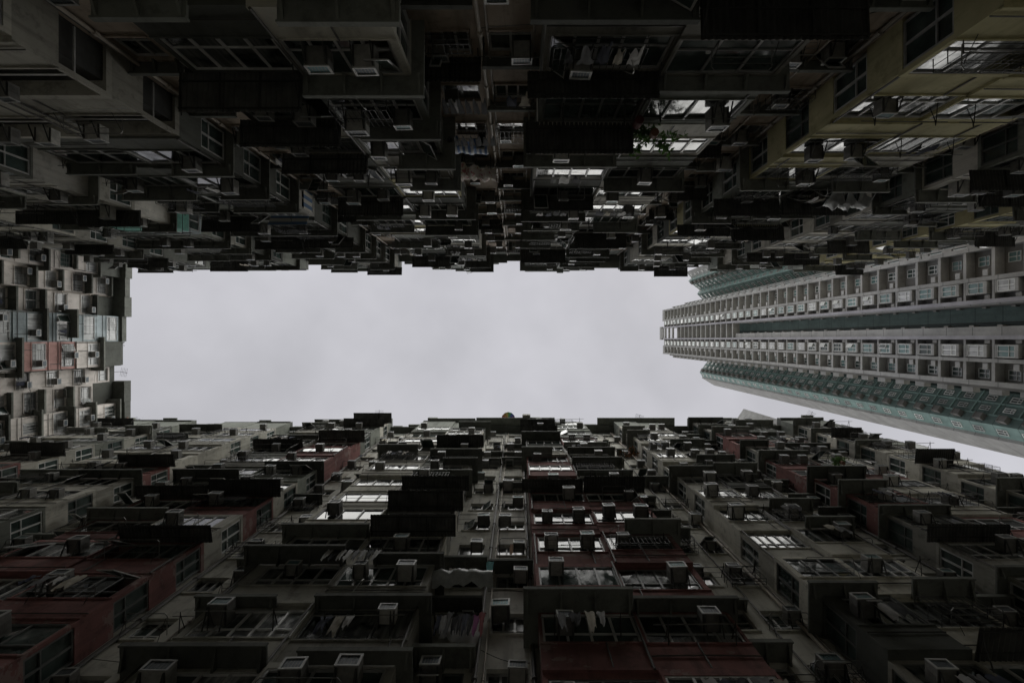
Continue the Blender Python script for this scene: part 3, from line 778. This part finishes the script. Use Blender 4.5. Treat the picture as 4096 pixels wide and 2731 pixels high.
for c in cells:
    if not c.vis or c.size < 11 or c.x.random() > .11: continue
    rr = c.x; n = (c.P if c.kind == 'B' else 0) + rr.uniform(.4, .6); ks = rr.sample(GK, rr.randint(2, 5)); s = c.s0 + rr.uniform(.3, .8)
    for i, k in enumerate(ks):
        w = rr.uniform(.22, .42); L = rr.uniform(.5, .95)
        if s + w > c.s1: break
        cloth('hanging_garment', c.W, s, s + w, n + rr.uniform(-.04, .04), c.sill + .45, c.sill + .45 - L, CM[k], f"{k} garment drying, {where(c)}", 'garment', G, 1.2, .04, rr.choice(('shirt', 'taper', None)), 0, rr.randint(0, 999))
        s += w + rr.uniform(.02, .12)
# green sheeted balcony (upper left)
m = top_map
root = thing('green_sheeting', m(-23.2, 1.45, 32.0), 'pale green corrugated sheeting round a balcony at the upper left', 'sheeting')
gs = MB(); gs.box(m, -25.2, -21.2, 1.52, 1.56, 31.9, 33.5); gs.box(m, -21.25, -21.2, .15, 1.52, 31.9, 33.5)
for i in range(20): gs.box(m, -25.1 + i * .2, -25.04 + i * .2, 1.56, 1.575, 31.9, 33.5)
gs.build('sheet', CM['green'], root)
gf = MB()
for z in (31.95, 32.7, 33.45): gf.tube([m(-25.2, 1.85, z), m(-21.1, 1.85, z)], .02); gf.tube([m(-21.1, 1.85, z), m(-21.1, .1, z)], .02)
for i in range(5): gf.tube([m(-25.2 + i, 1.85, 31.9), m(-25.2 + i, 1.85, 33.5)], .018); gf.tube([m(-25.2 + i, 1.5, 31.95), m(-25.2 + i, 1.85, 31.95)], .018)
gf.build('rail_frame', M['steel'], root)
# striped curtain on the flank of the pale bay stack
cb = MB(); mm = side_map(m, -11.9, 1); cb.box(mm, .15, 1.25, .03, .06, 28.75, 29.9); o = cb.build('window_blind', stripe2, None, m(-11.85, .7, 28.7)); tag(o, 'blue and cream striped blind on the flank of a pale upper bay', 'blind')
root = thing('cloth_awning', m(-13.5, 1.4, 29.9), 'blue and cream striped cloth awning at the corner of a pale upper bay', 'awning')
cb = MB(); cb.slab(m, -14.2, -12.0, 1.4, 2.0, 29.9, 29.5, .02); cb.build('fabric', stripe2, root)
cb = MB(); cb.tube([m(-14.2, 2.0, 29.49), m(-12.0, 2.0, 29.49)], .015); cb.build('front_bar', M['galv'], root)

# ------------------------------------------------------------------ plants
leafm = plain('leaf_green', (.10, .20, .05), .6, 0, .4, 9, .4); leafd = plain('leaf_dark', (.03, .06, .025), .6, 0, .5, 9)
flower = plain('orange_flower', (.42, .16, .05), .7, 0, .4, 9); soil = plain('clay_pot', (.2, .09, .05), .8)
twig = plain('twig_bark', (.06, .05, .04), .9)
def plant(loc, spread, n, label, mat, seed, pot=True, fl=0, name='potted_plant', leaf=.09):
    rr = random.Random(seed); x, y, z = loc
    root = thing(name, loc, label, 'plant')
    if pot:
        p = MB(); k = 10
        p.tube([(x, y, z), (x, y, z + .12), (x, y, z + .26)], .13, n=10); p.build('pot', soil, root)
    st = MB(); lf = MB(); fm = MB()
    for i in range(12):
        a = rr.uniform(0, 6.28); l = rr.uniform(.5, 1)
        e = Vector((x + math.cos(a) * spread[0] * l, y + math.sin(a) * spread[1] * l, z + .25 + spread[2] * rr.uniform(.2, 1)))
        b = Vector((x, y, z + .2)); mid = (b + e) / 2 + Vector((0, 0, .2))
        st.tube([b, mid, e], .008, n=4)
        for q in range(n // 12):
            t = rr.uniform(.3, 1.05); c = b.lerp(mid, t * 2) if t < .5 else mid.lerp(e, t * 2 - 1)
            c = c + Vector((rr.gauss(0, .08), rr.gauss(0, .08), rr.gauss(0, .08)))
            u = Vector((rr.gauss(0, 1), rr.gauss(0, 1), rr.gauss(0, .5))).normalized() * leaf * rr.uniform(.7, 1.3); v = u.cross(Vector((rr.gauss(0, 1), rr.gauss(0, 1), rr.gauss(0, 1)))).normalized() * leaf * .4
            tgt = fm if fl and rr.random() < fl else lf
            tgt.quad(tuple(c - u), tuple(c + v), tuple(c + u), tuple(c - v))
    st.build('stem', twig, root); lf.build('foliage', mat, root); fm.build('blossom', flower, root)
plant(top_map(4.3, 2.0, 16.3), (1.3, .7, .9), 420, 'leafy trailing plant hung beside the right upper balconies', leafm, 5, leaf=.11)
o = MB(); x, y, z = top_map(3.6, 2.0, 15.6)
o.tube([(x, y, z - .22), (x, y, z - .2), (x, y, z - .1), (x, y, z + .1), (x, y, z + .2), (x, y, z + .22)], .13, n=12)
o = o.build('paper_lantern', cmat('lantern_paper', (.12, .02, .02)), None, (x, y, z)); tag(o, 'small dark red lantern hanging beside the trailing plant', 'lantern')
plant(bot_map(8.2, 1.0, 38.0), (1.2, .5, .5), 300, 'planter of orange flowers on a sill of the lower facade', leafd, 6, fl=.35)
plant(bot_map(20.8, 1.5, 33.2), (.6, .5, .6), 200, 'bushy potted plant on the ledge of the right red bays', leafm, 7)
plant((-41.0, .45, ROOF + HZ + .3), (.75, .5, .6), 220, 'small round shrub on the roof edge of the left block', leafd, 8, leaf=.1)
plant((-39.6, 8.0, ROOF + HZ + .3), (1.3, .8, .9), 90, 'thin bare twiggy bush on the lower left roof corner', leafd, 9, leaf=.06)

# ------------------------------------------------------------------ rooftop: parasol, aerials, boxes
ux, uy, uz = -1.0, 8.16, 53.4 + HZ
root = thing('beach_umbrella', (ux, uy, ROOF + HZ + .2), 'rainbow striped beach umbrella open on the lower roof edge', 'umbrella')
um = MB(); rad = .72; cm_ = [cmat('umbrella_' + n, tuple(x * .6 + .03 for x in c), .12) for n, c in (('red', (.6, .09, .09)), ('orange', (.6, .3, .08)), ('yellow', (.62, .54, .14)), ('green', (.1, .45, .17)), ('blue', (.12, .18, .5)), ('violet', (.28, .16, .42)))]
for i in range(12):
    a0, a1 = 2 * math.pi * i / 12, 2 * math.pi * (i + 1) / 12
    p = lambda a, r, z: (ux + r * math.cos(a), uy + r * math.sin(a), uz + z)
    um.quad(p(a0, .02, .42), p(a1, .02, .42), p(a1, rad * .6, .27), p(a0, rad * .6, .27), i % 6); um.quad(p(a0, rad * .6, .27), p(a1, rad * .6, .27), p(a1, rad, 0), p(a0, rad, 0), i % 6)
um.build('canopy', cm_, root)
ps = MB(); ps.tube([(ux, uy, ROOF + HZ + .2), (ux, uy, uz + .5)], .025); ps.build('pole', M['galv'], root)
rb = MB()
for i in range(12):
    a = 2 * math.pi * i / 12; rb.tube([(ux, uy, uz + .3), (ux + rad * math.cos(a), uy + rad * math.sin(a), uz - .01)], .008, n=4)
rb.build('rib', M['steel'], root)
def aerial(loc, dirv, label, ln=1.6):
    root = thing('rooftop_aerial', loc, label, 'aerial', 'aerials on the roofs'); x, y, z = loc; d = Vector(dirv)
    t = MB(); t.tube([loc, (x, y, z + 1.3)], .022); e = Vector((x, y, z + 1.25)); t.build('mast', M['steel'], root)
    t = MB(); t.tube([e, e + d * ln], .02)
    for k in range(5):
        q = e + d * ln * (k + .5) / 5; pd = Vector((-d.y, d.x, 0)) * .45; t.tube([q - pd, q + pd], .012, n=4)
    t.build('antenna', M['steel'], root)
aerial(bot_map(30.2, 1.2, ROOF + .5), (.45, -.9, 0), 'rooftop aerial at the right end of the lower facade', .8)
aerial(bot_map(-14.4, 1.2, ROOF + .5), (0, -1, 0), 'rooftop aerial above the left red bays of the lower facade', .9)
aerial((-40.9, 3.3, ROOF + HZ), (1, .2, 0), 'thin rooftop aerial on the left block', .75)
aerial(top_map(-30.0, .7, ROOF + .5), (0, 1, 0), 'rooftop aerial above the upper left bays', .8)
for W in 'TB':
    for k, (a, e, kind, name, zo) in enumerate(WALLS[W]['segs']):
        if k % 3 == 1 and abs(a) < 28: aerial(WALLS[W]['map']((a + e) / 2 + .7, 1.1 if kind == 'B' else .4, ROOF + .5), (.3, .95 if W == 'T' else -.95, 0), f'small rooftop aerial above the {name}', .55)
root = thing('water_tank', bot_map(.75, 1.1, ROOF + .2), 'small brown water tank at the roof edge beside the umbrella', 'water tank')
t = MB(); t.box(bot_map, .45, 1.25, .9, 1.75, ROOF + .45, ROOF + 1.2); t.build('tank', M['c'], root); t = MB()
for x in (.5, 1.15):
    for n_ in (.95, 1.65): t.box(bot_map, x, x + .06, n_, n_ + .06, ROOF + .2, ROOF + .45)
t.build('stand', M['steel'], root)
o = MB(); o.box(top_map, -18.4, -17.9, .9, 1.6, ROOF + .2, ROOF + .75); o.tube([top_map(-18.15, 1.2, ROOF + .75), top_map(-18.15, 1.2, ROOF + .9)], .15); o = o.build('plastic_bin', CM['green'], None, top_map(-18.15, 1.2, ROOF + .2)); tag(o, 'small green plastic bin at the upper roof edge', 'bin')

# hoses drooping from air conditioners
for i, (W, s, n, z) in enumerate((('T', 2.6, 1.5, 13.4), ('T', -4.3, 1.5, 19.0), ('T', 13.6, 1.6, 24.0), ('B', 3.9, 1.3, 22.0), ('B', -5.2, 1.3, 17.2), ('T', -4.6, 1.5, 15.4))):
    m = WALLS[W]['map']; t = MB(); pts = []
    for k in range(9):
        u = k / 8; pts.append(m(s + .25 * math.sin(u * 3.0), n + .45 * math.sin(u * 2.6), z - 1.1 * u))
    t.tube(pts, .016); o = t.build('drain_hose', M['rim'], None, m(s, n, z))
    tag(o, ['pale drain hose curving over the right upper balcony window', 'pale drain hose near the cream bay left of upper downpipe', 'pale drain hose below the yellow bays', 'pale drain hose between the red bay windows', 'pale drain hose over the racks left of lower downpipe', 'pale drain hose drooping above the tan recess left of upper downpipe'][i], 'hose')

# ------------------------------------------------------------------ the tall tower
XT, HT, FT = 40.0, 142.0, 2.8
tw = thing('residential_tower', (50, -2.4, 0), 'tall grey residential tower with gridded balconies and a central teal recess', 'tower', 'high-rise towers beyond the courtyard')
m = tower_map
Z0 = 40.9 - 2.8 * 16
core = MB()
core.box(m, -8.0, -3.25, -18, -.75, -HZ, HT, 0); core.box(m, -.15, 3.75, -18, -.75, -HZ, HT, 0)
core.box(m, -3.25, -.15, -18, -2.9, -HZ, HT - 6, 1)
core.box(m, 3.75, 4.3, -18, -.95, -HZ, HT - 1.5, 0)
core.build('wall', [M['tdark'], M['tteal']], tw)
grid = MB(); lav = MB()
def pier(a, b, n0, n1, z1, mb=grid): mb.box(m, a, b, n0, n1, -HZ, z1)
for (a, b, z1) in ((-8.1, -7.72, HT + 1.2), (-5.38, -5.02, HT + .6), (1.62, 1.94, HT + .5), (3.55, 3.95, HT + 1.2)): pier(a, b, -.75, .12, z1)
for (a, b) in ((-3.42, -3.08), (-.34, .0)): pier(a, b, -2.95, .2, HT + .4, lav)
pier(-1.1, -.342, -2.95, -.2, 96); pier(-3.078, -2.95, -2.95, -.05, 96)
nfl = int((HT - Z0) / FT)
lev = [Z0 + i * FT for i in range(nfl + 1)]
for z in lev:
    hi = z > 96
    for (a, b) in ((-7.72, -5.38), (1.94, 3.55)): grid.box(m, a, b, -.75, .06, z - .16, z + .16)
    for (a, b) in ((-5.02, -3.42), (.0, 1.62)): grid.box(m, a, b, -.75, .06 if not hi else .16, z - .12, z + .12)
    if hi and z < HT - 9: grid.box(m, -3.08, -.342, -1.2, .05, z - .22, z + .22)
# crown
grid.box(m, -8.1, -5.02, -3, .1, HT - .3, HT + 1.6); grid.box(m, 1.62, 3.95, -3, .1, HT - .3, HT + 1.2)
for z in (HT - 7.5, HT - 4.2, HT - .8, HT + 1.8): grid.box(m, -3.42, -.0, -.25, .13, z - .45, z + .45)
grid.box(m, -3.5, .08, -.5, .16, HT + 2.3, HT + 4.2)
grid.box(m, -3.42, -3.08, -1.4, .13, HT + .4, HT + 2.4); grid.box(m, -.34, -.0, -1.4, .13, HT + .4, HT + 2.4)
grid.build('frame_grid', M['tgrey'], tw); lav.build('pier', M['tlav'], tw)
# stepped side bays seen beyond the left edge of the front
sb = MB(); sf = MB(); sg = MB()
for (a, b, n, top) in ((-8.62, -8.1, -.9, HT - 4), (-9.2, -8.62, -2.2, HT - 10)):
    sb.box(m, a, b, -18, n - .3, -HZ, top, 0)
    sb.box(m, a - .02, a + .12, n - .3, n, -HZ, top, 1)
    for z in lev:
        if z + FT > top: continue
        sb.box(m, a + .12, b, n - .3, n - .02, z - .2, z + .9, 1)
        if z > 30:
            sf.box(m, a + .14, b - .02, n - .28, n - .1, z + .95, z + 1.02); sf.box(m, a + .14, b - .02, n - .28, n - .1, z + 2.4, z + 2.47)
            sf.box(m, (a + b) / 2 - .03, (a + b) / 2 + .03, n - .28, n - .1, z + 1.02, z + 2.4)
            sg.box(m, a + .14, b - .02, n - .26, n - .14, z + 1.02, z + 2.4)
sb.build('side_bay', [M['tdark'], M['tgrey']], tw); sf.build('side_window_frame', M['twhite'], tw); o = sg.build('side_glazing', M['tglass'], tw)
# stepped lower flank
fl = MB()
for z in lev:
    if 30 < z < HT - 4: fl.box(m, 4.3, 4.75, -.9 - .7, -.95, z + .3, z + 1.5)
o = fl.build('flank_ledge', M['tgrey'], tw); o['kind'] = 'stuff'
rt = random.Random(5)
vis = [z for z in lev if z > 33 and z < HT - 2]
for z in vis:
    for (a, b) in ((-5.02, -3.42), (.0, 1.62)):           # box bay windows
        up = a < -1
        w0, w1 = (a + .05, a + 1.12) if up else (a + .42, b - .1)
        bx = MB(); bx.box(m, w0, w1, -.75, .22, z + .45, z + .75); bx.box(m, w0, w1, -.75, .22, z + 2.3, z + 2.45)
        bx.box(m, w0, w0 + .07, -.75, .22, z + .75, z + 2.3); bx.box(m, w1 - .07, w1, -.75, .22, z + .75, z + 2.3)
        bo = bx.build('bay_window', M['tgrey'], tw)
        fr, gl = MB(), MB()
        window(m, fr, gl, w0 + .07, w1 - .07, z + .752, z + 2.298, .2, 2, True, .006, None, .05, rt)
        fr.build('frame', M['twhite'], bo); gl.build('pane', M[rt.choice(('tglass', 'tglass', 'tglass', 'glass4', 'glass1'))], bo)
        if rt.random() < .18: sash(m, w0 + .1, (w0 + w1) / 2, z + 1.25, z + 2.25, .22, rt.uniform(.3, .7), bo, 'side')
    for (a, b) in ((-7.72, -5.38), (1.94, 3.55)):         # small square windows
        up = a < -1; cw = (a + b) / 2 + (-.25 if up else .2)
        fr, gl = MB(), MB()
        window(m, fr, gl, cw - .42, cw + .42, z + 1.15, z + 2.25, -.70, 2, True, .006, None, .05, rt)
        fo = fr.build('window', M['twhite'], tw); gl.build('pane', M['tglass' if rt.random() < .5 else 'glass1'], fo)
        s = b - .35 if up else a + .35                        # condenser on its shelf
        if rt.random() < .85:
            stuff.box(m, s - .28, s + .28, -.74, -.06, z + .6, z + 1.15, 3); stuff.box(m, s - .24, s + .24, -.06, -.04, z + .64, z + 1.1, 1)
    s = -3.62 if True else 0
    if rt.random() < .8: stuff.box(m, -3.8, -3.46, -.74, -.1, z + .5, z + 1.0, 3)
    if rt.random() < .8: stuff.box(m, .04, .34, -.74, -.1, z + .5, z + 1.0, 3)
    # recess fittings
    if z < 96:
        stuff.box(m, -1.28, -1.1, -1.6, -1.1, z + .4, z + .9, 3); stuff.box(m, -2.94, -2.8, -2.6, -2.2, z + .4, z + .8, 3)
pp = MB()
for s in (-1.3, -1.5): pp.tube([m(s, -2.6, 0), m(s, -2.6, HT - 8)], .05)
pp.build('riser_pipe', M['steel'], tw)
o = stuff.build('air_conditioner', [M['accase'], M['rim'], M['coil'], M['acpale']]); o['kind'] = 'stuff'
tag(o, 'many small air conditioners high on the facades and on the tall tower', 'air conditioner')

def poly_tower(pts, h, label, mats, facemat, windows, name='residential_tower'):
    """prism tower; windows: list of (edge index, [(t0, t1, kind)])"""
    cx = sum(p[0] for p in pts) / len(pts); cy = sum(p[1] for p in pts) / len(pts)
    root = thing(name, (cx, cy, 0), label, 'tower', 'high-rise towers beyond the courtyard')
    mb = MB(); n = len(pts)
    for i in range(n):
        a, b = pts[i], pts[(i + 1) % n]
        mb.quad((a[0], a[1], 0), (b[0], b[1], 0), (b[0], b[1], h + HZ), (a[0], a[1], h + HZ), facemat[i % len(facemat)])
    k = len(mb.v); mb.v += [(p[0], p[1], h + HZ) for p in pts]; mb.f.append(tuple(range(k, k + n))); mb.mi.append(0)
    mb.build('wall', [M[x] for x in mats], root)
    pan = {}
    for ei, items in windows:
        a, b = Vector((*pts[ei], 0)), Vector((*pts[(ei + 1) % n], 0)); L = (b - a).length; u = (b - a) / L
        nv = Vector((u.y, -u.x, 0))
        if nv.dot(Vector((-cx, -cy, 0)) + Vector((cx, cy, 0)) - (a + b) / 2 + Vector((0, 0, 0))) < 0: nv = -nv
        def fm(s, o_, z, a=a, u=u, nv=nv):
            q = a + u * s + nv * o_; return (q.x, q.y, z + HZ)
        lv = [z for z in lev if 30 < z < h - 3]
        for (t0, t1, kind) in items:
            if kind == 'line':
                q = MB(); q.box(fm, t0 * L - .06, t0 * L + .06, 0, .12, 0, h); q.build('fin', M['tteall'], root); continue
            for z in lv:
                s0, s1 = t0 * L, t1 * L
                if kind == 'win':
                    key = 'window'; mbs = pan.setdefault(key, [])
                    fr, gl = MB(), MB(); window(fm, fr, gl, s0, s1, z + .9, z + 2.1, .05, 2, True, .005, None, .07, rt); mbs.append((fr, gl, z))
                elif kind == 'hood':
                    mbs = pan.setdefault('hood', []); q = MB(); q.box(fm, s0, s1, 0, .55, z + .7, z + 1.5); q.box(fm, s0 - .05, s1 + .05, 0, .6, z + 1.5, z + 1.6); mbs.append((q, None, z))
                elif kind == 'rail':
                    mbs = pan.setdefault('ledge', []); q = MB(); q.box(fm, s0, s1, 0, .12, z - .05, z + .1); mbs.append((q, None, z))
    for key, lst in pan.items():
        lst.sort(key=lambda t: t[2]); rf, rg = MB(), MB()
        mt = {'window': 'twhite', 'hood': 'tdark', 'ledge': 'tteall'}[key]; nm = {'window': 'window', 'hood': 'condenser_hood', 'ledge': 'ledge'}[key]
        for j, (fr, gl, z) in enumerate(lst):
            if j < 96:
                fo = fr.build(nm, M[mt], root)
                if gl: gl.build('pane', M['glass1'], fo)
            else:
                k = len(rf.v); rf.v += fr.v; rf.f += [tuple(k + i for i in f) for f in fr.f]; rf.mi += [0] * len(fr.f)
                if gl:
                    k = len(rf.v); rf.v += gl.v; rf.f += [tuple(k + i for i in f) for f in gl.f]; rf.mi += [1] * len(gl.f)
        o = rf.build(nm, [M[mt], M['glass1']], root)
        if o: o['kind'] = 'stuff'
    return root
# lower teal wing: A, B, notch, C, D ...
poly_tower([(51.9, 5.7), (49.6, 8.9), (50.35, 10.2), (50.2, 10.5), (53.6, 12.55), (64, 11), (62, 3.5)], HT, 'teal tower wing with grey flank below the tall grey tower',
           ['tgrey', 'tteal', 'tteall'], [1, 2, 0, 0, 0, 0, 1],
           [(0, [(.12, .28, 'win'), (.46, .6, 'win'), (.76, .93, 'hood'), (.36, .4, 'line'), (.72, .74, 'line'), (.0, .7, 'rail')]), (1, [(.3, .75, 'win')])])
poly_tower([(52.5, -8.8), (48.9, -12.4), (49.6, -13.5), (46.5, -15.9), (47.3, -16.8), (45.9, -18.4), (58, -22), (62, -9)], HT, 'teal zigzag tower wing above the tall grey tower',
           ['tgrey', 'tteal', 'tteall'], [1, 2, 1, 2, 0, 0, 0, 1],
           [(0, [(.3, .5, 'win'), (.65, .85, 'win'), (.2, .95, 'rail')]), (1, [(.3, .8, 'win')]), (2, [(.1, .3, 'win'), (.4, .55, 'win'), (.72, .92, 'hood'), (.36, .4, 'line'), (.0, .7, 'rail')]), (3, [(.3, .7, 'win')]), (4, [(.2, .5, 'win')])])
poly_tower([(61.6, 18.9), (59.5, 22.0), (66, 28), (70, 22)], HT, 'distant plain grey tower peeking over the lower right roofs', ['tgrey'], [0], [])

# ------------------------------------------------------------------ ground
g = MB(); g.quad((-400, -400, 0), (400, -400, 0), (400, 400, 0), (-400, 400, 0))
o = g.build('ground', plaster('courtyard_concrete', (.34, .33, .31), amt=.4)); o['kind'] = 'structure'

# ------------------------------------------------------------------ sky, sun, camera
w = bpy.data.worlds.new('World'); SC.world = w; w.use_nodes = True
nt = w.node_tree; bg = nt.nodes['Background']
sky = N(nt, 'ShaderNodeTexSky', sky_type='NISHITA'); sky.sun_disc = False
SUN_EL, SUN_ROT = math.radians(60), math.radians(125)
sky.sun_elevation = SUN_EL; sky.sun_rotation = SUN_ROT
tc = N(nt, 'ShaderNodeTexCoord')
nz = N(nt, 'ShaderNodeTexNoise'); nz.inputs['Scale'].default_value = 3.4; nz.inputs['Detail'].default_value = 4; nz.inputs['Roughness'].default_value = .5
nt.links.new(tc.outputs['Generated'], nz.inputs[0])
cl = ramp(nt, nz.outputs[0], .3, .72, (2.72, 2.69, 2.82), (3.65, 3.6, 3.79))
nt.links.new(mixc(nt, .94, sky.outputs[0], cl), bg.inputs[0]); bg.inputs[1].default_value = .06
sd = bpy.data.lights.new('sun', 'SUN'); sd.energy = 1.5; sd.angle = math.radians(100); sd.color = (1, .99, .93)
so = bpy.data.objects.new('sun', sd); COL.objects.link(so)
dv = Vector((math.sin(SUN_ROT) * math.cos(SUN_EL), math.cos(SUN_ROT) * math.cos(SUN_EL), math.sin(SUN_EL)))
so.rotation_euler = dv.to_track_quat('Z', 'Y').to_euler(); so.location = (0, 0, 200)

cd = bpy.data.cameras.new('camera'); cam = bpy.data.objects.new('camera', cd); COL.objects.link(cam); SC.camera = cam
cam.location = (0, 0, HZ); cam.rotation_euler = (math.pi, 0, 0)
cd.sensor_width = 36; cd.lens = 36 * 520 / 1024; cd.clip_start = .05; cd.clip_end = 3000
cd.shift_x = -6 / 1024; cd.shift_y = -2 / 1024

SC.render.engine = 'CYCLES'
SC.cycles.use_denoising = True
SC.cycles.max_bounces = 8; SC.cycles.diffuse_bounces = 7; SC.cycles.glossy_bounces = 3
SC.cycles.sample_clamp_indirect = 4
SC.view_settings.view_transform = 'Standard'; SC.view_settings.look = 'None'; SC.view_settings.exposure = 1.55; SC.view_settings.gamma = 1
